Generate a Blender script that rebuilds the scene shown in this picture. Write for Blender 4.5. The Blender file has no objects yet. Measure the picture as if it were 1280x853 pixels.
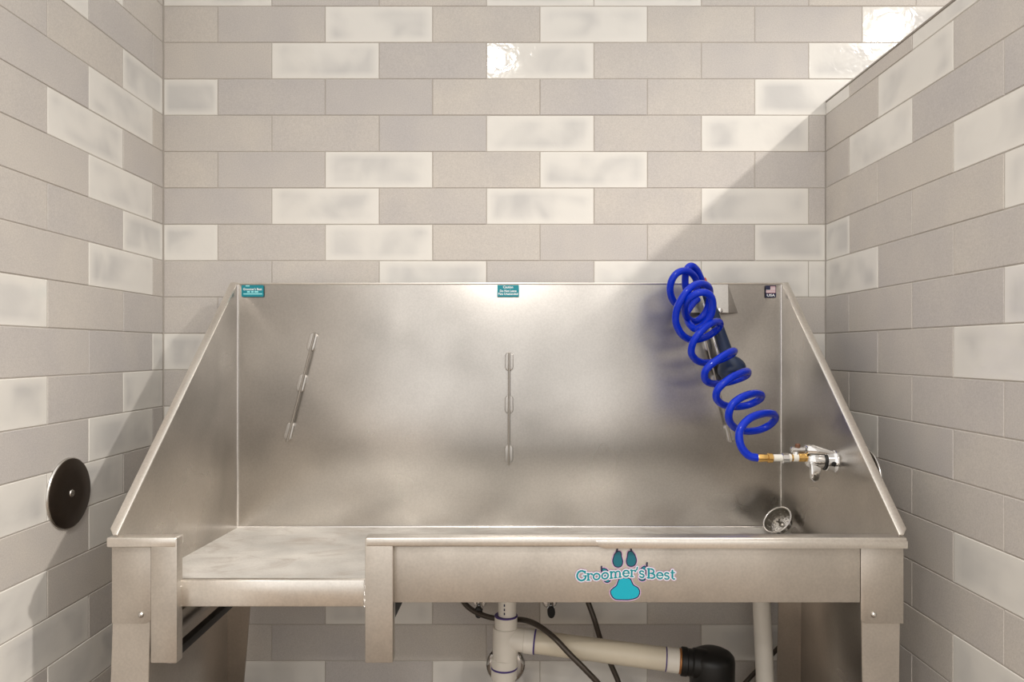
import bpy, bmesh, math, random
from mathutils import Vector, Matrix, Quaternion
random.seed(7)

# ------------------------------------------------------------------ camera
H = 1.25                                   # eye height
F, CX, CY = 916.0, 640.0, 438.7            # focal length and principal point (1280x853)
scene = bpy.context.scene
col = scene.collection
cam_d = bpy.data.cameras.new('camera')
cam_d.sensor_width = 36.0
cam_d.lens = F * 36.0 / 1280.0
cam_d.shift_y = (CY - 426.5) / 1280.0
cam_d.clip_start = 0.02
cam = bpy.data.objects.new('camera', cam_d)
cam.location = (0, 0, H)
cam.rotation_euler = (math.pi / 2, 0, 0)
col.objects.link(cam)
scene.camera = cam

# ------------------------------------------------------------------ world, ceiling lights and added fill lights
world = bpy.data.worlds.new('room_light')
scene.world = world
world.use_nodes = True
bg = world.node_tree.nodes['Background']
bg.inputs[0].default_value = (1.0, 0.965, 0.92, 1)
bg.inputs[1].default_value = 0.94
scene.view_settings.view_transform = 'Standard'
scene.view_settings.look = 'None'
scene.view_settings.gamma = 1.0
scene.view_settings.use_curve_mapping = False
scene.view_settings.exposure = 0.38
CEIL = H + 1.80
def overhead_light(x, y, power, size=0.12, colr=(1.0, 0.93, 0.85), spread=145):
    d = bpy.data.lights.new('ceiling_or_fill_light', 'AREA')
    d.shape = 'DISK'; d.size = size; d.energy = power; d.color = colr
    d.spread = math.radians(spread)
    o = bpy.data.objects.new('ceiling_or_fill_light', d)
    o.location = (x, y, CEIL)
    col.objects.link(o)
overhead_light(-0.10, -0.42, 26)
overhead_light(2.10, 0.0, 98)
overhead_light(4.15, 0.0, 70)
overhead_light(-2.30, -2.6, 60)  # added fill behind the camera for ambience, no known fixture
overhead_light(2.10, -2.6, 40)  # second added ambience fill at the rear, not a known fixture

# ------------------------------------------------------------------ helpers
def P(px, py, Y):
    """point at depth Y that the camera sees at pixel px, py"""
    return Vector(((px - CX) * Y / F, Y, H - (py - CY) * Y / F))

def link(name, me, mat=None, parent=None):
    o = bpy.data.objects.new(name, me)
    col.objects.link(o)
    if mat is not None and len(me.materials) == 0:
        me.materials.append(mat)
    if parent is not None:
        o.parent = parent
        o.matrix_parent_inverse = parent.matrix_world.inverted()
    return o

def finish(name, bm, mat, parent=None, smooth=False, angle=35):
    bmesh.ops.recalc_face_normals(bm, faces=bm.faces)
    me = bpy.data.meshes.new(name)
    bm.to_mesh(me); bm.free()
    if smooth:
        me.polygons.foreach_set('use_smooth', [True] * len(me.polygons))
        try:
            me.set_sharp_from_angle(angle=math.radians(angle))
        except Exception:
            pass
    return link(name, me, mat, parent)

def empty(name, loc, label, cat, group=None):
    o = bpy.data.objects.new(name, None)
    o.location = loc; o.empty_display_size = 0.05
    col.objects.link(o)
    bpy.context.view_layer.update()
    o['label'] = label; o['category'] = cat
    if group: o['group'] = group
    return o

def tag(o, label, cat, group=None):
    o['label'] = label; o['category'] = cat
    if group: o['group'] = group
    return o

def add_box(bm, x0, x1, y0, y1, z0, z1, bev=0.0, seg=2):
    r = bmesh.ops.create_cube(bm, size=1.0)
    vs = r['verts']
    for v in vs:
        v.co = Vector(((x0 + x1) / 2 + v.co.x * (x1 - x0), (y0 + y1) / 2 + v.co.y * (y1 - y0),
                       (z0 + z1) / 2 + v.co.z * (z1 - z0)))
    if bev > 0:
        es = list({e for v in vs for e in v.link_edges})
        bmesh.ops.bevel(bm, geom=es, offset=bev, segments=seg, affect='EDGES', profile=0.5)

def box(name, x0, x1, y0, y1, z0, z1, mat, parent=None, bev=0.0015, seg=2):
    bm = bmesh.new()
    add_box(bm, x0, x1, y0, y1, z0, z1, bev, seg)
    return finish(name, bm, mat, parent, smooth=True)

def frame(d):
    d = Vector(d).normalized()
    a = Vector((0, 0, 1)) if abs(d.z) < 0.9 else Vector((1, 0, 0))
    u = d.cross(a).normalized(); v = d.cross(u).normalized()
    return d, u, v

def add_lathe(bm, org, d, prof, n=32, cap0=True, cap1=True):
    """prof: (distance along d, radius)"""
    d, u, v = frame(d); org = Vector(org)
    rings = []
    for t, r in prof:
        rings.append([bm.verts.new(org + d * t + (u * math.cos(2 * math.pi * i / n) + v * math.sin(2 * math.pi * i / n)) * r)
                      for i in range(n)])
    for a, b in zip(rings, rings[1:]):
        for i in range(n):
            bm.faces.new((a[i], a[(i + 1) % n], b[(i + 1) % n], b[i]))
    if cap0: bm.faces.new(rings[0][::-1])
    if cap1: bm.faces.new(rings[-1])

def lathe(name, org, d, prof, mat, parent=None, n=32, cap0=True, cap1=True, angle=35):
    bm = bmesh.new(); add_lathe(bm, org, d, prof, n, cap0, cap1)
    return finish(name, bm, mat, parent, smooth=True, angle=angle)

def catmull(pts, sub=8):
    pts = [Vector(p) for p in pts]
    q = [pts[0] * 2 - pts[1]] + pts + [pts[-1] * 2 - pts[-2]]
    out = []
    for i in range(1, len(q) - 2):
        p0, p1, p2, p3 = q[i - 1], q[i], q[i + 1], q[i + 2]
        for k in range(sub):
            t = k / sub
            out.append(0.5 * ((2 * p1) + (p2 - p0) * t + (2 * p0 - 5 * p1 + 4 * p2 - p3) * t * t
                              + (3 * p1 - p0 - 3 * p2 + p3) * t ** 3))
    out.append(pts[-1])
    return out

def add_tube(bm, path, rad, n=14):
    path = [Vector(p) for p in path]
    m = len(path)
    tang = []
    for i in range(m):
        a = path[max(0, i - 1)]; b = path[min(m - 1, i + 1)]
        tang.append((b - a).normalized())
    d, u, v = frame(tang[0])
    rings = []
    for i in range(m):
        if i:
            q = tang[i - 1].rotation_difference(tang[i])
            u = q @ u
        t = tang[i]; u = (u - t * u.dot(t)).normalized(); w = t.cross(u)
        r = rad(i / (m - 1)) if callable(rad) else rad
        rings.append([bm.verts.new(path[i] + (u * math.cos(2 * math.pi * k / n) + w * math.sin(2 * math.pi * k / n)) * r)
                      for k in range(n)])
    for a, b in zip(rings, rings[1:]):
        for k in range(n):
            bm.faces.new((a[k], a[(k + 1) % n], b[(k + 1) % n], b[k]))
    bm.faces.new(rings[0][::-1]); bm.faces.new(rings[-1])

def tube(name, path, rad, mat, parent=None, n=14, angle=60):
    bm = bmesh.new(); add_tube(bm, path, rad, n)
    return finish(name, bm, mat, parent, smooth=True, angle=angle)

def add_prism(bm, poly, off):
    """extrude a planar polygon (3-D points) by the vector off"""
    off = Vector(off)
    a = [bm.verts.new(Vector(p)) for p in poly]
    b = [bm.verts.new(Vector(p) + off) for p in poly]
    bm.faces.new(a[::-1]); bm.faces.new(b)
    n = len(a)
    for i in range(n):
        bm.faces.new((a[i], a[(i + 1) % n], b[(i + 1) % n], b[i]))

def prism(name, poly, off, mat, parent=None, bev=0.0, smooth=False):
    bm = bmesh.new(); add_prism(bm, poly, off)
    if bev:
        bmesh.ops.recalc_face_normals(bm, faces=bm.faces)
        bmesh.ops.bevel(bm, geom=list(bm.edges), offset=bev, segments=2, affect='EDGES', profile=0.5)
    return finish(name, bm, mat, parent, smooth=smooth or bev > 0)

# ------------------------------------------------------------------ materials
def new_mat(name):
    m = bpy.data.materials.new(name); m.use_nodes = True
    nt = m.node_tree
    return m, nt, nt.nodes['Principled BSDF']

def plain(name, c, rough=0.5, metal=0.0, noise=0.0, nscale=40.0, coat=0.0, bump=0.0):
    m, nt, b = new_mat(name)
    b.inputs['Roughness'].default_value = rough
    b.inputs['Metallic'].default_value = metal
    b.inputs['Coat Weight'].default_value = coat
    b.inputs['Coat Roughness'].default_value = 0.08
    tc = nt.nodes.new('ShaderNodeTexCoord')
    nz = nt.nodes.new('ShaderNodeTexNoise'); nz.inputs['Scale'].default_value = nscale
    nz.inputs['Detail'].default_value = 3
    nt.links.new(tc.outputs['Object'], nz.inputs['Vector'])
    mx = nt.nodes.new('ShaderNodeMix'); mx.data_type = 'RGBA'
    mx.inputs[6].default_value = (c[0] * (1 - noise), c[1] * (1 - noise), c[2] * (1 - noise), 1)
    mx.inputs[7].default_value = (min(1, c[0] * (1 + noise)), min(1, c[1] * (1 + noise)), min(1, c[2] * (1 + noise)), 1)
    nt.links.new(nz.outputs['Fac'], mx.inputs[0])
    nt.links.new(mx.outputs[2], b.inputs['Base Color'])
    if bump:
        bp = nt.nodes.new('ShaderNodeBump'); bp.inputs['Strength'].default_value = bump
        bp.inputs['Distance'].default_value = 0.002
        nt.links.new(nz.outputs['Fac'], bp.inputs['Height'])
        nt.links.new(bp.outputs['Normal'], b.inputs['Normal'])
    return m

def N(nt, t, **kw):
    n = nt.nodes.new(t)
    for k, v in kw.items():
        setattr(n, k, v)
    return n

def math_n(nt, op, a, b=None, c=None, clamp=False):
    n = N(nt, 'ShaderNodeMath', operation=op, use_clamp=clamp)
    for i, v in enumerate((a, b, c)):
        if v is None: continue
        if isinstance(v, (int, float)): n.inputs[i].default_value = v
        else: nt.links.new(v, n.inputs[i])
    return n.outputs[0]

def mixc(nt, fac, a, b, blend='MIX'):
    n = N(nt, 'ShaderNodeMix', data_type='RGBA', blend_type=blend)
    if isinstance(fac, (int, float)): n.inputs[0].default_value = fac
    else: nt.links.new(fac, n.inputs[0])
    for i, v in ((6, a), (7, b)):
        if isinstance(v, tuple): n.inputs[i].default_value = v + (1,) if len(v) == 3 else v
        else: nt.links.new(v, n.inputs[i])
    return n.outputs[2]

def tile_mat(name, white):
    m, nt, b = new_mat(name)
    tc = N(nt, 'ShaderNodeTexCoord'); oi = N(nt, 'ShaderNodeObjectInfo')
    w = math_n(nt, 'MULTIPLY', oi.outputs['Random'], 97.0)
    def noise(scale, detail, dist=0.0, vec=None, seed=0.0):
        n = N(nt, 'ShaderNodeTexNoise', noise_dimensions='4D')
        n.inputs['Scale'].default_value = scale; n.inputs['Detail'].default_value = detail
        n.inputs['Distortion'].default_value = dist
        nt.links.new(vec or tc.outputs['Object'], n.inputs['Vector'])
        nt.links.new(math_n(nt, 'ADD', w, seed), n.inputs['W'])
        return n.outputs['Fac']
    if white:
        sep = N(nt, 'ShaderNodeSeparateXYZ'); nt.links.new(tc.outputs['Generated'], sep.inputs[0])
        def edge(o, k):
            d = math_n(nt, 'SUBTRACT', 0.5, math_n(nt, 'ABSOLUTE', math_n(nt, 'SUBTRACT', o, 0.5)))
            return math_n(nt, 'MULTIPLY', d, k, clamp=True)
        em = math_n(nt, 'MULTIPLY', edge(sep.outputs[0], 10.0), edge(sep.outputs[2], 4.5))
        cl = noise(8.0, 1.6, 0.5)
        mr = N(nt, 'ShaderNodeMapRange', interpolation_type='SMOOTHSTEP')
        mr.inputs['From Min'].default_value = 0.36; mr.inputs['From Max'].default_value = 0.74
        nt.links.new(cl, mr.inputs['Value'])
        fac = math_n(nt, 'MULTIPLY', math_n(nt, 'ADD', math_n(nt, 'MULTIPLY', mr.outputs[0], 0.85), 0.12), em)
        c = mixc(nt, fac, (0.79, 0.77, 0.725), (0.57, 0.56, 0.545))
        nt.links.new(c, b.inputs['Base Color'])
        b.inputs['Roughness'].default_value = 0.09
        b.inputs['Specular IOR Level'].default_value = 0.45
        wv = noise(26.0, 2.0, 0.8, seed=5.0)
        bp = N(nt, 'ShaderNodeBump'); bp.inputs['Strength'].default_value = 0.5; bp.inputs['Distance'].default_value = 0.0014
        nt.links.new(wv, bp.inputs['Height']); nt.links.new(bp.outputs[0], b.inputs['Normal'])
    else:
        base = mixc(nt, oi.outputs['Random'], (0.545, 0.520, 0.500), (0.600, 0.565, 0.520))
        big = noise(7.0, 3.0, 0.3)
        mr = N(nt, 'ShaderNodeMapRange'); mr.inputs['From Min'].default_value = 0.3; mr.inputs['From Max'].default_value = 0.7
        nt.links.new(big, mr.inputs['Value'])
        c1 = mixc(nt, mr.outputs[0], (0.94, 0.94, 0.96), (1.05, 1.04, 1.02))
        c2 = mixc(nt, 1.0, base, c1, 'MULTIPLY')
        sp = noise(330.0, 2.0, seed=3.0)
        mr2 = N(nt, 'ShaderNodeMapRange'); mr2.inputs['From Min'].default_value = 0.3; mr2.inputs['From Max'].default_value = 0.7
        nt.links.new(sp, mr2.inputs['Value'])
        c3 = mixc(nt, mr2.outputs[0], (0.90, 0.90, 0.90), (1.07, 1.07, 1.07))
        nt.links.new(mixc(nt, 1.0, c2, c3, 'MULTIPLY'), b.inputs['Base Color'])
        b.inputs['Roughness'].default_value = 0.5
        b.inputs['Specular IOR Level'].default_value = 0.3
        bp = N(nt, 'ShaderNodeBump'); bp.inputs['Strength'].default_value = 0.12; bp.inputs['Distance'].default_value = 0.001
        nt.links.new(sp, bp.inputs['Height']); nt.links.new(bp.outputs[0], b.inputs['Normal'])
    return m

def steel(name, c=(0.60, 0.575, 0.545), r0=0.22, r1=0.40, smudge=0.22, sscale=4.0, grain=(1.0, 1.0, 60.0), gstr=0.03, dirt=None):
    m, nt, b = new_mat(name)
    b.inputs['Metallic'].default_value = 1.0
    tc = N(nt, 'ShaderNodeTexCoord')
    n1 = N(nt, 'ShaderNodeTexNoise'); n1.inputs['Scale'].default_value = sscale; n1.inputs['Detail'].default_value = 2.5
    n1.inputs['Distortion'].default_value = 0.2
    nt.links.new(tc.outputs['Object'], n1.inputs['Vector'])
    mr = N(nt, 'ShaderNodeMapRange'); mr.inputs['From Min'].default_value = 0.3; mr.inputs['From Max'].default_value = 0.72
    nt.links.new(n1.outputs['Fac'], mr.inputs['Value'])
    mp = N(nt, 'ShaderNodeMapping'); mp.inputs['Scale'].default_value = grain
    nt.links.new(tc.outputs['Object'], mp.inputs['Vector'])
    n2 = N(nt, 'ShaderNodeTexNoise'); n2.inputs['Scale'].default_value = 9.0; n2.inputs['Detail'].default_value = 5
    nt.links.new(mp.outputs[0], n2.inputs['Vector'])
    lo = tuple(x * (1 - smudge) for x in c); hi = tuple(min(1, x * (1 + smudge * 0.4)) for x in c)
    cc = mixc(nt, mr.outputs[0], hi, lo)
    n3 = N(nt, 'ShaderNodeTexNoise'); n3.inputs['Scale'].default_value = 220; n3.inputs['Detail'].default_value = 2
    nt.links.new(tc.outputs['Object'], n3.inputs['Vector'])
    sp = N(nt, 'ShaderNodeMapRange'); sp.inputs['From Min'].default_value = 0.3; sp.inputs['From Max'].default_value = 0.7
    nt.links.new(n3.outputs['Fac'], sp.inputs['Value'])
    cc = mixc(nt, 1.0, cc, mixc(nt, sp.outputs[0], (0.94, 0.94, 0.94), (1.04, 1.04, 1.04)), 'MULTIPLY')
    if dirt:
        n4 = N(nt, 'ShaderNodeTexNoise'); n4.inputs['Scale'].default_value = 9; n4.inputs['Detail'].default_value = 12; n4.inputs['Roughness'].default_value = 0.68
        n4.inputs['Distortion'].default_value = 1.2
        mp4 = N(nt, 'ShaderNodeMapping'); mp4.inputs['Scale'].default_value = (0.8, 1.3, 1.0)
        nt.links.new(tc.outputs['Object'], mp4.inputs['Vector']); nt.links.new(mp4.outputs[0], n4.inputs['Vector'])
        m4 = N(nt, 'ShaderNodeMapRange', interpolation_type='SMOOTHSTEP'); m4.inputs['From Min'].default_value = 0.44; m4.inputs['From Max'].default_value = 0.76
        nt.links.new(n4.outputs['Fac'], m4.inputs['Value'])
        cc = mixc(nt, m4.outputs[0], cc, dirt)
    nt.links.new(cc, b.inputs['Base Color'])
    rr = N(nt, 'ShaderNodeMapRange'); rr.inputs['To Min'].default_value = r0; rr.inputs['To Max'].default_value = r1
    nt.links.new(n1.outputs['Fac'], rr.inputs['Value'])
    nt.links.new(rr.outputs[0], b.inputs['Roughness'])
    bp = N(nt, 'ShaderNodeBump'); bp.inputs['Strength'].default_value = gstr; bp.inputs['Distance'].default_value = 0.001
    nt.links.new(n2.outputs['Fac'], bp.inputs['Height']); nt.links.new(bp.outputs[0], b.inputs['Normal'])
    return m

M_WHITE = tile_mat('glazed_white_tile', True)
M_GREY = tile_mat('speckled_grey_tile', False)
M_GROUT = plain('grout', (0.47, 0.435, 0.395), 0.9, noise=0.08, nscale=120)
M_PANEL = steel('stainless_panel', r0=0.23, r1=0.36, smudge=0.24, sscale=3.2, grain=(60.0, 60.0, 1.5))
M_SIDE_SHADED = steel('stainless_side_shaded', c=(0.51, 0.475, 0.435), r0=0.22, r1=0.36, smudge=0.3, grain=(60.0, 60.0, 1.5))  # same steel as the panel, shade of the sides put into its colour
M_FRONT = steel('stainless_front', c=(0.605, 0.56, 0.505), r0=0.40, r1=0.56, smudge=0.14, sscale=9, grain=(2.0, 60.0, 60.0))
M_RIM_LIT = steel('stainless_rim_lit', c=(0.83, 0.79, 0.735), r0=0.24, r1=0.38, smudge=0.10, sscale=14, grain=(1.5, 60.0, 60.0))  # paler base colour carries the bright highlight along the rim
M_FLOORPAN = steel('stainless_pan', c=(0.76, 0.735, 0.69), r0=0.50, r1=0.66, smudge=0.25, sscale=7, dirt=(0.52, 0.47, 0.42))
_b = M_FLOORPAN.node_tree.nodes['Principled BSDF']
_b.inputs['Metallic'].default_value = 0.45      # dulled by dried soap scum
M_WELD = plain('weld', (0.78, 0.76, 0.74), 0.25, 1.0, noise=0.06)
M_CHROME = plain('chrome', (0.80, 0.80, 0.80), 0.07, 1.0)
M_BOLT = plain('bolt_steel', (0.62, 0.60, 0.57), 0.25, 1.0)
M_ROD = plain('dull_rod_steel', (0.44, 0.41, 0.37), 0.3, 1.0)
M_BASKET = plain('basket_steel', (0.30, 0.28, 0.25), 0.35, 1.0)
M_BRASS = plain('brass', (0.72, 0.45, 0.15), 0.24, 1.0, noise=0.1)
M_TAPE = plain('thread_tape', (0.85, 0.83, 0.76), 0.5, noise=0.03)
M_BLUE = plain('blue_hose', (0.001, 0.030, 0.56), 0.13, noise=0.06, nscale=12)
M_BLUE.node_tree.nodes['Principled BSDF'].inputs['Specular IOR Level'].default_value = 0.35
M_NAVY = plain('navy_rubber', (0.012, 0.028, 0.075), 0.33, noise=0.15)
M_BLACK = plain('black_rubber', (0.008, 0.008, 0.008), 0.45, noise=0.1)
M_PVC = plain('white_pvc', (0.87, 0.83, 0.75), 0.35, noise=0.03)
M_CREAM = plain('cream_pvc', (0.78, 0.71, 0.57), 0.36, noise=0.04)
M_PURPLE = plain('purple_primer', (0.07, 0.04, 0.22), 0.5, noise=0.1)
M_BRAID = plain('braided_hose', (0.085, 0.070, 0.058), 0.38, 0.5, noise=0.35, nscale=350)
M_RED = plain('red_plastic', (0.55, 0.07, 0.03), 0.4)
M_BROWN = plain('brown_knob', (0.16, 0.07, 0.035), 0.45)
M_DISC = plain('dark_cover_steel', (0.115, 0.092, 0.075), 0.42, 1.0, noise=0.12, nscale=60)
M_COPPER = plain('copper_band', (0.50, 0.22, 0.08), 0.4, 0.6)
M_ORANGE = M_COPPER
M_TEAL = plain('teal_print', (0.0, 0.23, 0.29), 0.4)
M_CYAN = plain('cyan_print', (0.0, 0.38, 0.50), 0.4)
M_TOE = plain('deep_teal_print', (0.005, 0.14, 0.19), 0.4)
M_INK = plain('navy_ink', (0.015, 0.018, 0.06), 0.5)
M_MAUVE = plain('mauve_print', (0.62, 0.42, 0.62), 0.5)
M_WPRINT = plain('white_print', (0.80, 0.84, 0.86), 0.5)
M_LTEAL = plain('pale_teal_print', (0.30, 0.75, 0.80), 0.5)
M_FLAGRED = plain('flag_red', (0.50, 0.16, 0.20), 0.5)
M_TRIM = plain('trim_metal', (0.42, 0.39, 0.36), 0.35, 1.0)
M_CONC = plain('sealed_concrete', (0.150, 0.115, 0.085), 0.55, noise=0.15, nscale=6)

# ------------------------------------------------------------------ setting: walls with single tiles
Y0, XL, XR = 2.060, -0.9807, 0.8815
Z0 = H + 0.9692                # line between course -1 and course 0
CO = 0.10232                   # course height
TW = 0.302                     # tile pitch
G = 0.0022                     # joint
tile_cache = {}
def tile_mesh(w, h, white):
    k = (round(w, 4), round(h, 4), white)
    if k in tile_cache: return tile_cache[k]
    bm = bmesh.new()
    e = 0.0014; t = 0.007
    a, c = w / 2, h / 2
    rings = []
    for (ins, y) in ((0, t), (0, e * 0.8), (e * 0.4, e * 0.25), (e, 0.0)):
        rings.append([bm.verts.new((sx * (a - ins), y, sz * (c - ins))) for sx, sz in ((-1, -1), (1, -1), (1, 1), (-1, 1))])
    for r0, r1 in zip(rings, rings[1:]):
        for i in range(4):
            bm.faces.new((r0[i], r0[(i + 1) % 4], r1[(i + 1) % 4], r1[i]))
    bm.faces.new(rings[-1])
    bmesh.ops.recalc_face_normals(bm, faces=bm.faces)
    me = bpy.data.meshes.new('tile')
    bm.to_mesh(me); bm.free()
    # outward = -Y for the front face
    for p in me.polygons:
        if len(p.vertices) == 4 and abs(p.normal.y) > 0.99 and p.normal.y > 0:
            me.flip_normals(); break
    me.materials.append(M_WHITE if white else M_GREY)
    tile_cache[k] = me
    return me

def course_joints(first, a, b):
    """tile edges of one course between a and b for joints at first + n * pitch"""
    n = math.floor((a - first) / TW) - 1
    js = []
    x = first + n * TW
    while x < b + TW:
        if a + 0.014 < x < b - 0.014: js.append(x)
        x += TW
    return [a] + js + [b]

def lay(wall, k, s0, s1, place, rotz, white, ztop=None):
    zt = (Z0 - k * CO) if ztop is None else ztop
    zb = Z0 - (k + 1) * CO
    w = (s1 - s0) - G; h = (zt - zb) - G
    o = bpy.data.objects.new('tile', tile_mesh(w, h, white))
    jit = random.uniform(-0.0004, 0.0004)
    loc = place((s0 + s1) / 2, jit)
    o.location = (loc[0], loc[1], (zt + zb) / 2)
    tl = random.uniform(-0.0016, 0.0016)
    o.rotation_euler = (random.uniform(-0.002, 0.002), 0, rotz + tl)
    col.objects.link(o)
    o.parent = wall
    return o

K0, K1 = -5, 21
wall_back = box('wall_back', XL - 0.15, 2.3, Y0 + 0.0014, Y0 + 0.15, 0.0, Z0 - K0 * CO, M_GROUT, bev=0)
wall_left = box('wall_left', XL - 0.15, XL - 0.0014, 0.45, Y0 + 0.0014, 0.0, Z0 - K0 * CO, M_GROUT, bev=0)
PT = H + 0.703                                              # top of the half-height partition
wall_right = box('wall_right', XR + 0.0014, XR + 0.115, 0.45, Y0 - 0.0005, 0.0, PT - 0.004, M_GROUT, bev=0)
floor = box('floor', -3.0, 5.5, -4.0, Y0 + 0.15, -0.05, 0.0, M_CONC, bev=0)
for w in (wall_back, wall_left, wall_right, floor):
    w['kind'] = 'structure'

back_white = {-1: [260, 690, 800], 0: [470, 740, 1120], 1: [400, 680, 1050], 2: [230, 990], 3: [680, 940], 4: [470, 740],
              5: [400, 680, 940], 6: [230, 470, 990], 7: [540, 810, 940, 1022], 8: [], 9: [230, 1025], 10: [], 15: [450],
              16: [470, 740], 17: [940], 18: [330, 740, 600]}
for k in range(K0, K1 + 1):
    first = (272 - 640) / 444.7 if k % 2 == 0 else (339.5 - 640) / 444.7
    end = 2.25 if k <= 2 else XR
    js = course_joints(first, XL + 0.0012, end)
    for a, b in zip(js, js[1:]):
        pa, pb = 640 + a * 444.7, 640 + b * 444.7
        if k in back_white: wh = any(pa < p < pb for p in back_white[k])
        else: wh = random.random() < 0.25
        if pa > 1200: wh = random.random() < 0.3
        lay(wall_back, k, a, b, lambda s, j: (s, Y0 + j), 0.0, wh)

def side_y(px, X):             # depth of the point of a side wall seen at column px
    return F * X / (px - CX)
left_white = {-1: [], 0: [100], 1: [80], 2: [180], 3: [150], 4: [100], 5: [150], 6: [180], 7: [150], 8: [20], 9: [198],
              10: [20, 180], 11: [150], 12: [20, 120], 13: [150], 14: [20], 15: [80], 16: [120], 17: []}
for k in range(K0, K1 + 1):
    first = 1.849 if k % 2 == 0 else 2.000
    js = course_joints(first, 0.46, Y0 - 0.001)
    for a, b in zip(js, js[1:]):
        if b > 1.40 and k in left_white: wh = any(a < side_y(p, XL) < b for p in left_white[k])
        else: wh = random.random() < 0.28
        lay(wall_left, k, a, b, lambda s, j: (XL + j, s), math.pi / 2, wh)
right_white = {2: [1045, 1200], 3: [1140], 4: [1100], 5: [1240], 6: [1045, 1270], 7: [1070], 8: [1270], 9: [1240], 10: [],
               11: [1070], 12: [], 13: [1240], 14: [1045], 15: [1240], 16: [], 17: []}
for k in range(2, K1 + 1):
    first = 1.917 if k % 2 == 0 else 1.766
    js = course_joints(first, 0.46, Y0 - 0.001)
    for a, b in zip(js, js[1:]):
        if b > 1.29 and k in right_white: wh = any(a < side_y(p, XR) < b for p in right_white[k])
        else: wh = random.random() < 0.28
        lay(wall_right, k, a, b, lambda s, j: (XR + j, s), -math.pi / 2, wh, ztop=(PT - 0.005) if k == 2 else None)
# metal edge profile capping the partition, and corner sealant lines
o = box('trim_1', XR - 0.0012, XR + 0.1165, 0.449, Y0 - 0.0005, PT - 0.0045, PT, M_TRIM, bev=0.0008); o['kind'] = 'structure'

# ------------------------------------------------------------------ the grooming tub
YB = 1.985
XA, XB = -0.744, 0.730                     # inner faces of the two side panels
YF = 1.385
def Z(r): return H + r
tub = empty('grooming_tub', (0, 1.68, 0), 'wide stainless steel dog grooming tub with sloping sides and a paw logo', 'tub')
ZP = Z(-0.4795)
box('back_panel', XA, XB, YB, YB + 0.003, ZP - 0.01, Z(0.1835), M_PANEL, tub, bev=0.0008)
box('top_hem', XA, XB, YB - 0.0022, YB + 0.012, Z(0.1795), Z(0.1845), M_RIM_LIT, tub, bev=0.0012)
for x, s in ((XA, -1), (XB, 1)):
    poly = [(x, YB + 0.003, ZP - 0.01), (x, YB + 0.003, Z(0.1835)), (x, YF, Z(-0.347)), (x, YF, Z(-0.3535)), (x, 1.402, Z(-0.3535)), (x, 1.402, ZP - 0.01)]
    sp = prism('side_panel', poly, (s * 0.003, 0, 0), M_SIDE_SHADED, tub)
    # outward flange along the sloping edge
    a = Vector((x, YB + 0.003, Z(0.1835))); b = Vector((x, YF - 0.002, Z(-0.349)))
    dn = (b - a).normalized(); nr = Vector((0, -dn.z, dn.y)).normalized()
    if nr.z < 0: nr = -nr
    wv = Vector((s * 0.019, 0, 0))
    poly = [a, a + wv, b + wv - dn * 0.014, b + wv * 0.45, b]
    prism('edge_flange', [p - nr * 0.001 for p in poly], nr * 0.004, M_RIM_LIT, sp, bev=0.0011)
    tube('corner_weld', [(x - s * 0.001, YB - 0.001, ZP), (x - s * 0.001, YB - 0.001, Z(0.179))], 0.0024, M_WELD, tub, n=8)
# sloping pan
pan = [(XA, YB, ZP), (XB, YB, ZP), (XB, 1.408, Z(-0.459)), (XA, 1.408, Z(-0.459))]
prism('basin_floor', pan, (0, 0, -0.003), M_FLOORPAN, tub)
tube('floor_weld', [(XA, YB - 0.002, ZP + 0.002), (XB, YB - 0.002, ZP + 0.002)], 0.003, M_WELD, tub, n=8)
# inner wall of the front
box('front_wall', -0.2244, XB, 1.396, 1.399, ZP + 0.008, Z(-0.356), M_SIDE_SHADED, tub, bev=0.0005)
# front rim, two pieces with the walk-in gap between
box('front_rim', -0.2762, 0.7442, 1.3795, 1.412, Z(-0.3695), Z(-0.352), M_RIM_LIT, tub, bev=0.003, seg=3)
lx0 = (745 - 640) / 664.0
poly = [(lx0, 1.378, Z(-0.358)), (0.7445, 1.378, Z(-0.358)), (0.7445, 1.378, Z(-0.3725)), (lx0 + 0.016, 1.378, Z(-0.3725)), (lx0 + 0.006, 1.378, Z(-0.369))]
prism('rim_cover', poly, (0, 0.0018, 0), M_RIM_LIT, tub, bev=0.0006)
box('front_rim', -0.7640, -0.6322, 1.3795, 1.412, Z(-0.371), Z(-0.352), M_RIM_LIT, tub, bev=0.003, seg=3)
box('door_post', -0.277, -0.2244, 1.380, 1.405, Z(-0.589), Z(-0.3535), M_FRONT, tub, bev=0.0022)
box('door_post', -0.681, -0.631, 1.380, 1.405, Z(-0.589), Z(-0.3535), M_FRONT, tub, bev=0.0022)
th = box('threshold', -0.636, -0.2805, 1.397, 1.412, Z(-0.4885), Z(-0.4375), M_RIM_LIT, tub, bev=0.0022)
for xx in (-0.2795, -0.6345):
    pts = [(xx + random.uniform(-0.0012, 0.0012), 1.3965, Z(-0.4885 + 0.051 * i / 14)) for i in range(15)]
    tube('weld_bead', catmull(pts, 3), lambda t: 0.0022 + 0.0011 * math.sin(t * 60) ** 2, M_WELD, th, n=8)
# apron with its folded lower edge
box('apron', -0.2244, 0.6615, 1.3925, 1.3955, Z(-0.4787), Z(-0.368), M_FRONT, tub, bev=0.0008)
box('apron_fold', -0.2244, 0.6615, 1.3935, 1.425, Z(-0.4787), Z(-0.4760), M_FRONT, tub, bev=0.0008)
prism('shadow_gap', [(-0.2240, 1.405, Z(-0.4787)), (-0.208, 1.405, Z(-0.4787)), (-0.2240, 1.405, Z(-0.512))], (0, 0.003, 0), M_BLACK, tub)  # black triangle standing in for the shadowed gap under the apron
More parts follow.
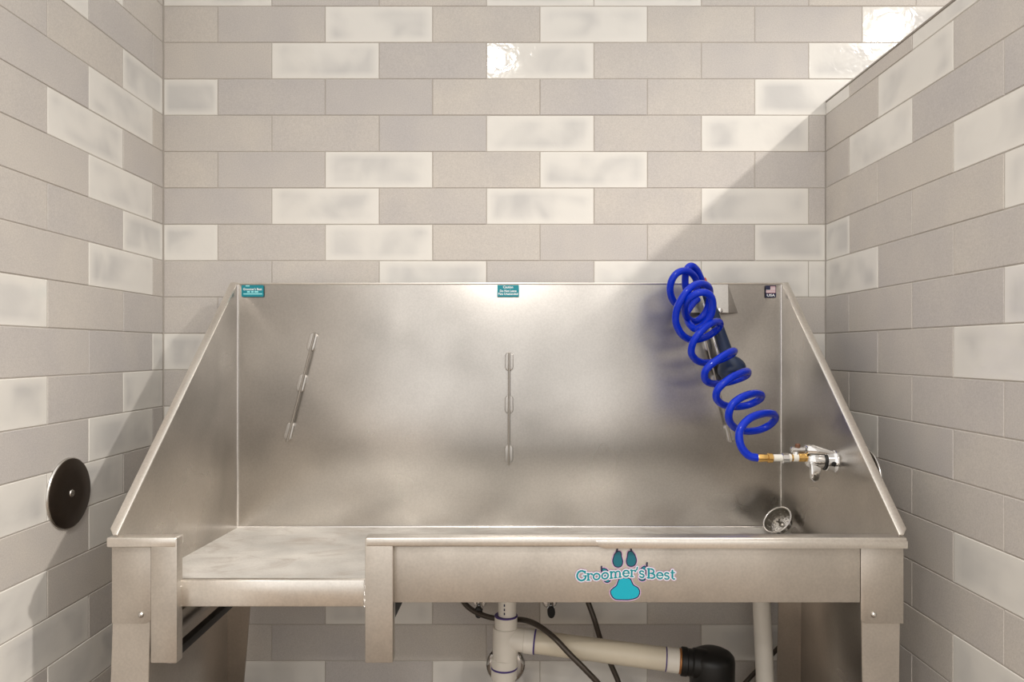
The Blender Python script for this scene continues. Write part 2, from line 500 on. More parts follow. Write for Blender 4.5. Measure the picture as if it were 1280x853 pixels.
# corner plates and bolts
def plate(x0, x1, cut_right, bx, zz=-0.5183):
    c = 0.010
    if cut_right: poly = [(x0, 0, Z(-0.37)), (x1, 0, Z(-0.37)), (x1, 0, Z(zz + c * 0.6)), (x1 - c, 0, Z(zz)), (x0, 0, Z(zz))]
    else: poly = [(x0, 0, Z(-0.37)), (x1, 0, Z(-0.37)), (x1, 0, Z(zz)), (x0 + c, 0, Z(zz)), (x0, 0, Z(zz + c * 0.6))]
    pl = prism('corner_plate', [(p[0], 1.3915, p[2]) for p in poly], (0, 0.003, 0), M_FRONT, tub, bev=0.0006)
    lathe('bolt', (bx, 1.3915, Z(-0.5015)), (0, -1, 0), [(0, 0.0058), (0.0012, 0.0056), (0.0032, 0.0042), (0.0044, 0.0018), (0.0046, 0.0004)], M_BOLT, pl, n=20, angle=80)
plate(-0.760, -0.686, True, -0.7045)
plate(0.6625, 0.7435, False, 0.6870)
def leg(x0, x1, x0b, x1b, y0, y1, ztop, mat):
    '''angle-iron leg: a front plate and a return along its outer side'''
    bm = bmesh.new()
    s_ = -1 if x0 < 0 else 1
    t = 0.004
    ret = (lambda a, b: (a, a + t)) if s_ < 0 else (lambda a, b: (b - t, b))
    for f, ya, yb_ in ((lambda a, b: (a, b), y0, y0 + t), (ret, y0 + t, y1)):
        v = []
        for z, a, b in ((0.012, x0b, x1b), (ztop, x0, x1)):
            a, b = f(a, b)
            v.append([bm.verts.new(p) for p in ((a, ya, z), (b, ya, z), (b, yb_, z), (a, yb_, z))])
        bm.faces.new(v[0][::-1]); bm.faces.new(v[1])
        for i in range(4):
            bm.faces.new((v[0][i], v[0][(i + 1) % 4], v[1][(i + 1) % 4], v[1][i]))
    bmesh.ops.recalc_face_normals(bm, faces=bm.faces)
    bmesh.ops.bevel(bm, geom=list(bm.edges), offset=0.0008, segments=2, affect='EDGES')
    o = finish('leg', bm, mat, tub, smooth=True)
    cx = (x0b + x1b) / 2; cy = y0 + 0.02
    lathe('foot', (cx, cy, 0.0), (0, 0, 1), [(0, 0.024), (0.010, 0.024), (0.014, 0.012), (0.03, 0.010)], M_BLACK, o, n=20)
leg(-0.7560, -0.6840, -0.785, -0.713, 1.396, 1.455, Z(-0.372), M_FRONT)
leg(0.6640, 0.7410, 0.676, 0.730, 1.396, 1.455, Z(-0.372), M_FRONT)
leg(-0.7207, -0.6580, -0.790, -0.720, 1.880, 1.935, ZP - 0.012, M_SIDE_SHADED)
leg(0.6870, 0.7450, 0.672, 0.738, 1.880, 1.935, ZP - 0.012, M_SIDE_SHADED)
box('end_panel', -0.7330, -0.7300, 1.455, 1.882, 0.30, ZP - 0.012, M_SIDE_SHADED, tub, bev=0.0006)
box('end_panel', 0.7420, 0.7450, 1.455, 1.882, 0.30, ZP - 0.012, M_SIDE_SHADED, tub, bev=0.0006)
# slide for the stowed ramp under the walk-in gap
sl = box('ramp_slide', -0.672, -0.655, 1.425, 1.86, Z(-0.602), Z(-0.586), M_BLACK, tub, bev=0.001)
box('slide_angle', -0.700, -0.6965, 1.412, 1.86, Z(-0.592), Z(-0.548), M_SIDE_SHADED, tub, bev=0.0005)
box('slide_stop', -0.672, -0.652, 1.419, 1.426, Z(-0.606), Z(-0.600), M_BOLT, tub, bev=0.0008)
# drain flange under the pan
lathe('drain_flange', (P(634, 700, 1.88).x, 1.88, ZP - 0.001), (0, 0, -1), [(0, 0.055), (0.006, 0.055), (0.02, 0.034), (0.045, 0.030)], M_BOLT, tub)

# tether rods held by three pressed loops each
def tether(p0, p1, loops):
    t = empty_part = tube('tether_rod', [P(*p0, YB - 0.010), P(*p1, YB - 0.010)], 0.0029, M_ROD, tub, n=10)
    a = P(*p0, YB); b = P(*p1, YB)
    d = (b - a).normalized(); side = Vector((-d.z, 0, d.x))
    for f in loops:
        c = a.lerp(b, f)
        # a pressed loop: capsule outline, domed outwards
        bm = bmesh.new()
        hl, hw, n = 0.0255, 0.0115, 24
        rings = []
        for (k, dep) in ((1.0, 0.0), (0.97, 0.005), (0.86, 0.0075), (0.55, 0.008)):
            ring = []
            for i in range(n):
                an = 2 * math.pi * i / n
                x = math.cos(an) * hw * k; y = math.sin(an) * hw * k
                y += (hl - hw) * (1 if math.sin(an) >= 0 else -1)
                ring.append(bm.verts.new(c + side * x + d * y + Vector((0, -dep, 0))))
            rings.append(ring)
        for r0, r1 in zip(rings, rings[1:]):
            for i in range(n):
                bm.faces.new((r0[i], r0[(i + 1) % n], r1[(i + 1) % n], r1[i]))
        bm.faces.new(rings[-1])
        finish('loop', bm, M_PANEL, t, smooth=True, angle=50)
tether((393.5, 416), (358.5, 553), (0.085, 0.46, 0.90))
tether((636.5, 441), (636.0, 582), (0.08, 0.46, 0.90))
tether((880.5, 416), (914.5, 553), (0.085, 0.46, 0.92))

# sprayer bracket: folded wedge with an open lip
yb = YB - 0.0005
def bk(px, py, d): return P(px, py, yb - d)
br = []
t0, t1 = P(872, 355, yb), P(910, 355, yb)
m0, m1 = P(868, 391, yb - 0.020), P(910.5, 391, yb - 0.020)
e0, e1 = P(856, 391, yb), P(922.5, 391.5, yb)
bm = bmesh.new()
V = [bm.verts.new(p) for p in (t0, t1, m1, m0, e0, e1)]
for f in ((0, 1, 2, 3), (1, 5, 2), (0, 3, 4)):
    bm.faces.new([V[i] for i in f])
bm.faces.new([V[i] for i in (3, 2, 5, 4)])
bm.faces.new([V[i] for i in (0, 4, 5, 1)])
brk = finish('spray_bracket', bm, M_PANEL, tub)
lathe('bracket_nut', P(899, 389, yb - 0.025), (0, -1, 0.2), [(-0.008, 0.008), (0, 0.008), (0.005, 0.0085), (0.009, 0.006), (0.010, 0.002)], M_CHROME, brk, n=20, angle=70)

# ------------------------------------------------------------------ lettering helpers
def text_mesh(name, s, size, center, mat, parent, depth=0.0002, width=None, bold=0.0):
    cu = bpy.data.curves.new('tmp', 'FONT')
    cu.body = s; cu.size = size; cu.align_x = 'CENTER'; cu.align_y = 'CENTER'; cu.offset = bold
    cu.resolution_u = 3
    to = bpy.data.objects.new('tmp', cu); col.objects.link(to)
    dg = bpy.context.evaluated_depsgraph_get()
    me = bpy.data.meshes.new_from_object(to.evaluated_get(dg))
    bpy.data.objects.remove(to); 
    xs = [v.co.x for v in me.vertices]; k = 1.0
    if width: k = width / (max(xs) - min(xs))
    for v in me.vertices:
        v.co = Vector((center[0] + v.co.x * k, center[1], center[2] + v.co.y))
    me.name = name
    me.materials.clear()
    return link(name, me, mat, parent)

def decal(name, x0, x1, z0, z1, y, mat, parent, r=0.0, th=0.0004):
    n = 5; pts = []
    if r <= 0:
        pts = [(x0, y, z0), (x1, y, z0), (x1, y, z1), (x0, y, z1)]
    else:
        for cx_, cz_, a0 in ((x1 - r, z0 + r, -90), (x1 - r, z1 - r, 0), (x0 + r, z1 - r, 90), (x0 + r, z0 + r, 180)):
            for i in range(n + 1):
                a = math.radians(a0 + 90 * i / n)
                pts.append((cx_ + r * math.cos(a), y, cz_ + r * math.sin(a)))
    return prism(name, pts, (0, th, 0), mat, parent)

yd = YB - 0.0028
def px_box(a, b, c, d, Y): 
    p = P(a, d, Y); q = P(b, c, Y)
    return p.x, q.x, p.z, q.z
# maker's sticker
x0, x1, z0, z1 = px_box(301.8, 329.5, 356.5, 371.2, yd)
s1 = decal('sticker', x0, x1, z0, z1, yd, M_TEAL, tub, r=0.003)
s1['label'] = 'small teal maker sticker in the left corner of the back panel'
cxm = (x0 + x1) / 2; ys = yd - 0.0004
text_mesh('lettering', "Groomer's Best", 0.0088, (cxm, ys, P(0, 361.8, yd).z), M_WPRINT, s1, width=0.051, bold=0.0002)
for (a, b, y, w) in ((308.9, 312.4, 365.0, 1.0), (314.0, 317.0, 365.0, 1.0), (318.2, 322.8, 365.0, 1.0), (304.2, 327.8, 367.6, 0.7), (307.0, 312.0, 357.6, 0.7)):
    q = px_box(a, b, y - w, y + w, ys)
    decal('print_line', q[0], q[1], q[2], q[3], ys, M_LTEAL, s1, th=0.0002)
# caution sticker
x0, x1, z0, z1 = px_box(621.5, 648.8, 356.4, 371.2, yd)
s2 = decal('sticker', x0, x1, z0, z1, yd, M_TEAL, tub, r=0.002)
s2['label'] = 'small teal caution sticker at the middle of the back panel'
cxm = (x0 + x1) / 2
text_mesh('lettering', 'Caution', 0.0092, (cxm, ys, P(0, 359.2, yd).z), M_WPRINT, s2, width=0.027, bold=0.0002)
text_mesh('lettering', 'Do Not Leave', 0.0088, (cxm, ys, P(0, 364.0, yd).z), M_WPRINT, s2, width=0.045, bold=0.0002)
text_mesh('lettering', 'Pets Unattended', 0.0080, (cxm, ys, P(0, 367.7, yd).z), M_WPRINT, s2, width=0.053, bold=0.0002)
# flag sticker
x0, x1, z0, z1 = px_box(956.8, 970.2, 357.0, 372.0, yd)
s3 = decal('sticker', x0, x1, z0, z1, yd, M_INK, tub, r=0.001)
s3['label'] = 'tiny flag sticker reading USA in the right corner of the back panel'
fx0, fx1, fz0, fz1 = px_box(957.6, 969.4, 358.0, 366.4, ys)
for i in range(13):
    a = fz0 + (fz1 - fz0) * i / 13; b = fz0 + (fz1 - fz0) * (i + 1) / 13
    decal('stripe', fx0, fx1, a, b, ys, M_FLAGRED if i % 2 == 0 else M_WPRINT, s3, th=0.0002)
decal('canton', fx0, fx0 + (fx1 - fx0) * 0.45, fz0 + (fz1 - fz0) * 6 / 13, fz1, ys - 0.0003, M_INK, s3, th=0.0002)
text_mesh('lettering', 'USA', 0.0092, ((x0 + x1) / 2, ys, P(0, 369.4, yd).z), M_WPRINT, s3, width=0.022, bold=0.0003)

# ------------------------------------------------------------------ paw logo on the apron
YL = 1.3920
def lp(zx, zy, lift):                       # logo coordinates -> point on the apron
    return P(700 + zx / 7.53, 670 + zy / 7.53, YL - lift)
def smooth_loop(pts, sub=6):
    n = len(pts); out = []
    for i in range(n):
        p0, p1, p2, p3 = [Vector((*pts[(i + k) % n], 0)) for k in (-1, 0, 1, 2)]
        for k in range(sub):
            t = k / sub
            q = 0.5 * ((2 * p1) + (p2 - p0) * t + (2 * p0 - 5 * p1 + 4 * p2 - p3) * t * t + (3 * p1 - p0 - 3 * p2 + p3) * t ** 3)
            out.append((q.x, q.y))
    return out
def grow(pts, d):
    n = len(pts); out = []
    area = sum(pts[i][0] * pts[(i + 1) % n][1] - pts[(i + 1) % n][0] * pts[i][1] for i in range(n))
    s = 1 if area > 0 else -1
    for i in range(n):
        a = Vector(pts[i - 1]); b = Vector(pts[(i + 1) % n])
        t = (b - a).normalized()
        out.append((pts[i][0] + t.y * d * s, pts[i][1] - t.x * d * s))
    return out
logo = bpy.data.objects.new('paw_logo', None); col.objects.link(logo)
logo.parent = tub; logo.matrix_parent_inverse = tub.matrix_world.inverted()
logo['label'] = 'turquoise paw print logo with lettering on the front apron'
pad = smooth_loop([(560, 405), (620, 398), (662, 408), (690, 462), (735, 492), (750, 535), (728, 580), (660, 602), (590, 604), (520, 598), (484, 562), (476, 522), (500, 494), (532, 468)])
toeL = smooth_loop([(545, 148), (572, 156), (580, 200), (590, 245), (578, 285), (545, 297), (512, 282), (497, 240), (508, 190), (525, 160)])
toeR = smooth_loop([(668, 146), (690, 160), (708, 190), (719, 235), (705, 275), (672, 290), (638, 278), (625, 240), (634, 195), (642, 155)])
outL = smooth_loop([(405, 308), (440, 318), (462, 350), (474, 395), (468, 430), (440, 440), (415, 425), (398, 385), (390, 340)])
outR = smooth_loop([(800, 288), (808, 330), (810, 380), (800, 415), (775, 425), (748, 412), (745, 370), (755, 325), (775, 298)])
def shape(name, pts, lift, mat, parent=logo):
    return prism(name, [lp(x, y, lift) for x, y in pts], (0, 0.0002, 0), mat, parent)
for nm, pts, mat in (('pad', pad, M_CYAN), ('toe', toeL, M_TOE), ('toe', toeR, M_TOE), ('toe', outL, M_TEAL), ('toe', outR, M_TEAL)):
    shape(nm + '_edge', grow(pts, 12), 0.0003, M_MAUVE)
    shape(nm + '_outline', grow(pts, 5), 0.0005, M_INK)
    shape(nm, grow(pts, -5), 0.0007, mat)
for a, b in (((532, 158), (542, 116)), ((676, 152), (664, 114)), ((393, 345), (390, 285)), ((815, 300), (821, 250))):
    t = (Vector(b) - Vector(a)).normalized(); n_ = Vector((-t.y, t.x)) * 9
    A, B = Vector(a), Vector(b)
    shape('claw', [tuple(A + n_), tuple(B + n_ * 0.8), tuple(B - n_ * 0.8), tuple(A - n_)], 0.0008, M_INK)
# serif letters drawn as strokes: (polyline, half width) in units of the x-height
def arc(cx_, cy_, rx, ry, a0, a1, n=14):
    return [(cx_ + rx * math.cos(math.radians(a0 + (a1 - a0) * i / n)), cy_ + ry * math.sin(math.radians(a0 + (a1 - a0) * i / n))) for i in range(n + 1)]
T, S = 0.13, 0.075
GL = {
 'G': (1.25, [(arc(0.66, 0.68, 0.54, 0.66, 40, 330, 22), T), ([(1.13, 0.36), (1.13, 0.62)], T), ([(0.82, 0.64), (1.28, 0.64)], S), ([(1.10, 0.98), (1.12, 1.30)], S)]),
 'r': (0.72, [([(0.22, 0.06), (0.22, 0.92)], T), ([(0.04, 0.04), (0.44, 0.04)], S), ([(0.04, 0.94), (0.24, 0.94)], S), (arc(0.52, 0.62, 0.28, 0.30, 165, 55, 8), S), ([(0.60, 0.88), (0.68, 0.80)], T)]),
 'o': (1.02, [(arc(0.50, 0.48, 0.38, 0.42, 0, 360, 24), 0.115)]),
 'm': (1.55, [([(0.22, 0.06), (0.22, 0.92)], T), ([(0.04, 0.04), (0.42, 0.04)], S), ([(0.04, 0.94), (0.24, 0.94)], S), (arc(0.49, 0.56, 0.25, 0.34, 170, 0, 10), S + .02), ([(0.74, 0.58), (0.74, 0.06)], T), ([(0.58, 0.04), (0.94, 0.04)], S), (arc(1.02, 0.56, 0.26, 0.34, 170, 0, 10), S + .02), ([(1.28, 0.58), (1.28, 0.06)], T), ([(1.12, 0.04), (1.48, 0.04)], S)]),
 'e': (0.92, [(arc(0.47, 0.48, 0.36, 0.42, 0, 318, 20), 0.11), ([(0.12, 0.52), (0.82, 0.52)], S)]),
 "'": (0.34, [([(0.18, 1.36), (0.15, 1.12), (0.08, 1.0)], 0.10)]),
 's': (0.78, [(arc(0.38, 0.69, 0.24, 0.22, 30, 250, 12) + arc(0.38, 0.25, 0.26, 0.23, 80, -150, 12), 0.105)]),
 ' ': (0.20, []),
 'B': (1.12, [([(0.24, 0.06), (0.24, 1.30)], 0.15), ([(0.04, 0.05), (0.55, 0.05)], S), ([(0.04, 1.31), (0.55, 1.31)], S), (arc(0.52, 1.01, 0.34, 0.30, 90, -90, 10), 0.11), (arc(0.54, 0.38, 0.42, 0.33, 90, -90, 10), 0.12), ([(0.24, 0.71), (0.55, 0.71)], S)]),
 't': (0.66, [([(0.28, 1.22), (0.28, 0.24)], T), (arc(0.46, 0.24, 0.18, 0.19, 180, 300, 8), S + .02), ([(0.06, 0.93), (0.58, 0.93)], S)]),
}
def seg_dist(p, a, b):
    ax, ay = a; bx, by = b
    dx, dy = bx - ax, by - ay
    L2 = dx * dx + dy * dy
    t = 0 if L2 == 0 else max(0, min(1, ((p[0] - ax) * dx + (p[1] - ay) * dy) / L2))
    return math.hypot(p[0] - ax - t * dx, p[1] - ay - t * dy)
def field_mesh(name, strokes, lift, mat, step):
    """one flat clean outline around all strokes: (polyline in logo units, half width)"""
    xs = [q[0] for st, w in strokes for q in st]; ys_ = [q[1] for st, w in strokes for q in st]
    mw = max(w for st, w in strokes) + step
    x0, x1, y0, y1 = min(xs) - mw, max(xs) + mw, min(ys_) - mw, max(ys_) + mw
    nx, ny = int((x1 - x0) / step) + 2, int((y1 - y0) / step) + 2
    val = [[1e9] * (ny + 1) for _ in range(nx + 1)]
    for st, w in strokes:
        for a, b in zip(st, st[1:]):
            i0 = max(0, int((min(a[0], b[0]) - w - 3 * step - x0) / step)); i1 = min(nx, int((max(a[0], b[0]) + w + 3 * step - x0) / step) + 1)
            j0 = max(0, int((min(a[1], b[1]) - w - 3 * step - y0) / step)); j1 = min(ny, int((max(a[1], b[1]) + w + 3 * step - y0) / step) + 1)
            for i in range(i0, i1 + 1):
                for j in range(j0, j1 + 1):
                    dd_ = seg_dist((x0 + i * step, y0 + j * step), a, b) - w
                    if dd_ < val[i][j]: val[i][j] = dd_
    bm = bmesh.new(); cache = {}
    def vert(x, y):
        k_ = (round(x, 3), round(y, 3))
        if k_ not in cache: cache[k_] = bm.verts.new(lp(x, y, lift))
        return cache[k_]
    for i in range(nx):
        for j in range(ny):
            cs = [(i, j), (i + 1, j), (i + 1, j + 1), (i, j + 1)]
            vv = [val[a][b] for a, b in cs]
            if min(vv) >= 0: continue
            poly = []
            for q in range(4):
                (ia, ja), (ib, jb) = cs[q], cs[(q + 1) % 4]; va, vb = vv[q], vv[(q + 1) % 4]
                if va < 0: poly.append((x0 + ia * step, y0 + ja * step))
                if (va < 0) != (vb < 0):
                    t = va / (va - min(vb, 3 * step)) if va < 0 else min(va, 3 * step) / (min(va, 3 * step) - vb)
                    poly.append((x0 + (ia + (ib - ia) * t) * step, y0 + (ja + (jb - ja) * t) * step))
            vs = []
            for p_ in poly:
                v_ = vert(*p_)
                if v_ not in vs: vs.append(v_)
            if len(vs) >= 3:
                try: bm.faces.new(vs)
                except ValueError: pass
    for f in bm.faces:
        f.normal_update()
        if f.normal.y > 0: f.normal_flip()
    me = bpy.data.meshes.new(name); bm.to_mesh(me); bm.free()
    return link(name, me, mat, logo)
word = "Groomer's Best"
total = sum(GL[c][0] for c in word)
k = (1088 - 152) / total
xh = 68.0
def base_y(zx): return 424 - 30 * math.exp(-((zx - 650) / 220.0) ** 2) - 12 * (zx - 160) / 930
cur = 0.0
every = []
for c in word:
    adv, strokes = GL[c]
    if strokes:
        zx0 = 152 + cur * k
        st = [([(zx0 + x * k, base_y(zx0 + x * k) - y * xh) for x, y in pts], hw * xh) for pts, hw in strokes]
        every += st
        field_mesh('letter', st, 0.0022, M_TEAL, 3.0)
    cur += adv
field_mesh('lettering_edge', [(p, w + 11.5) for p, w in every], 0.0012, M_MAUVE, 4.0)
field_mesh('lettering_outline', [(p, w + 6.5) for p, w in every], 0.0017, M_WPRINT, 4.0)

# ------------------------------------------------------------------ mixer valve on the right side panel
VY, VS = 1.659, 552.1
def VX(px): return (px - CX) / VS
def VZ(py): return H - (py - CY) / VS
def xl(name, px0, px1, py, r, mat, parent, prof=None, n=28):
    """turned part along the X axis, from px0 to px1 (right to left profile in px)"""
    if prof is None:
        L = (px1 - px0) / VS
        e = min(0.0012, L * 0.2)
        prof = [(0, r - e), (e, r), (L - e, r), (L, r - e)]
    return lathe(name, (VX(px0), VY, VZ(py)), (1, 0, 0), prof, mat, parent, n=n)
valve = empty('mixer_valve', (XB, VY, VZ(577)), 'chrome wash valve with a lever mounted on the right side panel of the tub', 'faucet')
xl('wall_flange', 1030.5, 1043, 577, 0, M_CHROME, valve, prof=[(0, 0.0185), (0.002, 0.0215), (0.014, 0.0225), (0.0195, 0.0235), (0.0215, 0.0255), (0.0235, 0.0255), (0.0245, 0.024)])
xl('seal_ring', 1028.6, 1031, 576.5, 0.0205, M_BLACK, valve)
xl('valve_body', 1007, 1029, 576, 0, M_CHROME, valve, prof=[(0, 0.008), (0.002, 0.012), (0.006, 0.0155), (0.012, 0.0175), (0.036, 0.0178), (0.0405, 0.0165)])
hood = [(1007, 557.0), (1016, 556.0), (1041, 564), (1041, 572), (1028, 569), (1007, 567.5)]
prism('hood', [(VX(a), VY - 0.012, VZ(b)) for a, b in hood], (0, 0.026, 0), M_CHROME, valve, bev=0.003)
lev = [(1007.5, 577), (1021, 583), (1020.5, 588), (1017.5, 599), (1011.5, 600.5), (1008.5, 596)]
prism('lever', [(VX(a), VY - 0.027, VZ(b)) for a, b in lev], (0, 0.013, 0), M_CHROME, valve, bev=0.0028)
lathe('index_button', (VX(1037), VY - 0.0218, VZ(578.5)), (0, -1, -0.1), [(0, 0.0055), (0.0015, 0.0055), (0.002, 0.004)], M_BLACK, valve, n=20)
xl('outlet_nut', 997.3, 1008, 572, 0.0105, M_BRASS, valve, n=6)
xl('tape_wrap', 990.8, 997.5, 572, 0.0096, M_TAPE, valve)
xl('vacuum_breaker', 988.5, 1006, 562.5, 0.0065, M_CHROME, valve)
lathe('breaker_stem', (VX(995), VY, VZ(566)), (0, 0, -1), [(-0.002, 0.0068), (0.010, 0.0068)], M_CHROME, valve, n=20)
lathe('breaker_cap', (VX(997), VY, VZ(560)), (0, 0, 1), [(0, 0.0058), (0.007, 0.0058), (0.0095, 0.004)], M_BROWN, valve, n=20)

# ------------------------------------------------------------------ coiled hose
hose = empty('coiled_hose', P(946, 573, VY), 'bright blue coiled plastic hose hanging from the sprayer down to the chrome valve', 'hose')
xl('swivel_nut', 977.0, 985.6, 573, 0.0118, M_CHROME, hose, n=8)
xl('tape_wrap', 965.5, 977.5, 572.6, 0.0080, M_TAPE, hose)
xl('tape_wrap', 984.5, 989.0, 572.6, 0.0090, M_TAPE, hose)
xl('connector', 988.0, 992.0, 572.4, 0.0085, M_BRASS, hose)
xl('ferrule', 946.8, 966.0, 572.6, 0, M_BRASS, hose, prof=[(0, 0.0092), (0.002, 0.0098), (0.018, 0.0088), (0.022, 0.0088), (0.023, 0.0112), (0.0325, 0.0112), (0.0345, 0.009)])
# centre line: pixel column, pixel row, depth
cl = [(949, 572.5, 1.659), (946.6, 572.4, 1.659), (935.6, 569.6, 1.660), (926.5, 558.5, 1.660), (923.9, 543.5, 1.662), (928.6, 531.6, 1.668), (939.6, 521.9, 1.682),
      (955.5, 517, 1.715), (967, 518.0, 1.755), (968.5, 524.5, 1.785), (960.5, 532.5, 1.805), (947.0, 538.1, 1.805), (931.6, 539.2, 1.785),
      (919.7, 535.5, 1.755), (912.3, 527.6, 1.725), (911.0, 517.6, 1.710), (915.7, 505.9, 1.706), (927.6, 496.7, 1.718), (943.0, 492.0, 1.752),
      (951.8, 493.9, 1.790), (949.2, 499.7, 1.818), (935.6, 506.3, 1.835), (919.7, 508.8, 1.825), (905.7, 506.7, 1.790), (897.2, 500.9, 1.765),
      (895.1, 493.7, 1.752), (898.8, 484.9, 1.744), (911.7, 473.8, 1.748), (925.2, 466.9, 1.775), (934.2, 464.4, 1.815), (933.0, 469.6, 1.850),
      (919.7, 475.4, 1.868), (905.7, 479.0, 1.860), (891.8, 480.0, 1.830), (883.2, 476.6, 1.800), (880.5, 469.8, 1.785), (883.8, 460.8, 1.775),
      (897.8, 449.1, 1.778), (911.5, 440.8, 1.800), (918.0, 439.0, 1.840), (914.0, 443.5, 1.872), (901.0, 449.8, 1.888), (885.8, 453.6, 1.880),
      (873.2, 452.0, 1.850), (865.5, 444.8, 1.825), (864.2, 436.5, 1.812), (867.9, 425.0, 1.802), (877.0, 413.6, 1.802), (889.2, 404.0, 1.822),
      (898.2, 402.4, 1.856), (900.0, 407.4, 1.880), (893.0, 415.0, 1.896), (882.0, 421.7, 1.896), (870.3, 424.9, 1.884), (860.5, 424.0, 1.862),
      (851.2, 417.0, 1.842), (845.2, 404.8, 1.828), (844.8, 393.0, 1.818), (848.4, 380.6, 1.808), (856.8, 366.6, 1.803), (866.4, 357.6, 1.808),
      (876.3, 354.7, 1.822), (885.0, 358.2, 1.850), (887.5, 368.0, 1.880), (885.0, 384.0, 1.900), (878.0, 396.0, 1.905), (868.0, 402.0, 1.895), (858.8, 397.0, 1.868),
      (855.6, 386.0, 1.836), (859.5, 375.6, 1.806), (869.0, 368.0, 1.790), (879.5, 365.6, 1.788), (888.0, 370.0, 1.795), (891.0, 380.5, 1.808), (888.6, 393.5, 1.820),
      (880.5, 405.2, 1.832), (869.5, 411.2, 1.845), (861.0, 404.0, 1.868), (858.5, 392.0, 1.900), (866.0, 380.0, 1.924), (872.0, 374.0, 1.935), (862.0, 380.5, 1.930), (850.5, 383.0, 1.908),
      (841.5, 376.0, 1.888), (837.6, 364.0, 1.870), (839.2, 352.0, 1.860), (845.2, 342.6, 1.858), (853.5, 338.8, 1.864), (862.0, 340.2, 1.880), (868.8, 347.0, 1.905),
      (872.0, 358.0, 1.930), (868.5, 369.0, 1.940), (861.0, 370.0, 1.928), (857.0, 360.0, 1.905), (856.6, 346.0, 1.890), (859.2, 335.8, 1.885), (864.5, 332.6, 1.890),
      (870.8, 337.5, 1.905), (875.6, 347.0, 1.920), (878.0, 353.0, 1.928)]
path = catmull([P(*c) for c in cl], 6)
HR = 0.0091
hb = tube('hose', path, HR, M_BLUE, hose, n=14)
hb['label'] = 'bright blue coil'

# ------------------------------------------------------------------ sprayer hanging under the bracket
A = P(878.5, 352, 1.930); B = P(917.5, 470, 1.938)
d = (B - A).normalized()
L = (B - A).length
spray = empty('spray_handle', A, 'dark navy rubber spray handle hanging behind the blue coil', 'sprayer')
lathe('hose_ferrule', A - d * 0.008, d, [(0, 0.0095), (0.003, 0.0105), (0.018, 0.0105), (0.022, 0.009)], M_RED, spray, n=24)
lathe('grip', A + d * 0.012, d, [(0, 0.009), (0.006, 0.012), (0.03, 0.013), (0.09, 0.0145), (0.15, 0.0160), (L - 0.065, 0.0175), (L - 0.060, 0.019)], M_NAVY, spray, n=28, angle=60)
hd = A + d * (L - 0.052)
lathe('spray_head', hd, d, [(0, 0.017), (0.004, 0.020), (0.010, 0.027), (0.020, 0.0335), (0.028, 0.0365), (0.036, 0.0370), (0.041, 0.0350), (0.046, 0.0335), (0.056, 0.0340), (0.062, 0.0315), (0.064, 0.024)], M_NAVY, spray, n=36, angle=60)
tube('trigger', [A + d * 0.06 + Vector((-0.018, -0.004, 0)), A + d * 0.10 + Vector((-0.021, -0.006, 0)), A + d * (L - 0.05) + Vector((-0.024, -0.004, 0))], 0.0035, M_CHROME, spray, n=10)

# ------------------------------------------------------------------ basket strainer lying in the corner
nv = Vector((-0.668, -0.334, 0.66)).normalized()
SC = P(971.5, 650, 1.905)
strainer = empty('basket_strainer', SC - Vector((0, 0, 0.035)), 'round perforated metal drain basket leaning in the right rear corner of the tub', 'strainer')
d_, u_, v_ = frame(nv)
bm = bmesh.new()
ringv = []
for i in range(48):
    an = 2 * math.pi * i / 48; rad = u_ * math.cos(an) + v_ * math.sin(an)
    ringv.append([bm.verts.new(SC + rad * (0.0388 + 0.0026 * math.cos(b_ * math.pi / 4)) + nv * 0.0022 * math.sin(b_ * math.pi / 4)) for b_ in range(8)])
for i in range(48):
    a, b = ringv[i], ringv[(i + 1) % 48]
    for q in range(8): bm.faces.new((a[q], a[(q + 1) % 8], b[(q + 1) % 8], b[q]))
finish('rim', bm, M_BOLT, strainer, smooth=True, angle=80)
d_, u_, v_ = frame(nv)
def perforated(name, rows, nseg, skip, mat, parent, th=0.0008):
    """rows: (depth below rim, radius); cells named by skip(i, j) stay open"""
    bm = bmesh.new(); rings = []
    for t, r in rows:
        rings.append([bm.verts.new(SC - nv * t + (u_ * math.cos(2 * math.pi * i / nseg) + v_ * math.sin(2 * math.pi * i / nseg)) * r) for i in range(nseg)])
    for j in range(len(rows) - 1):
        for i in range(nseg):
            if skip(i, j): continue
            bm.faces.new((rings[j][i], rings[j][(i + 1) % nseg], rings[j + 1][(i + 1) % nseg], rings[j + 1][i]))
    bmesh.ops.recalc_face_normals(bm, faces=bm.faces)
    bmesh.ops.solidify(bm, geom=list(bm.faces), thickness=th)
    return finish(name, bm, mat, parent)
perforated('basket_wall', [(0.0, 0.0365), (0.007, 0.0345), (0.012, 0.0330), (0.015, 0.0322), (0.018, 0.0310), (0.021, 0.0300)], 36,
           lambda i, j: j in (1, 3) and i % 3 == 0, M_BASKET, strainer)
perforated('basket_base', [(0.021, 0.0300), (0.021, 0.0265), (0.021, 0.0225), (0.021, 0.0195), (0.021, 0.0155), (0.021, 0.0125), (0.021, 0.0085), (0.021, 0.0060)], 36,
           lambda i, j: j in (1, 3, 5) and i % 3 == (1 if j == 3 else 0), M_BOLT, strainer)
lathe('post', SC - nv * 0.025, nv, [(0, 0.0075), (0.006, 0.0075), (0.009, 0.004), (0.020, 0.003), (0.021, 0.0055), (0.025, 0.0045)], M_BASKET, strainer, n=20)

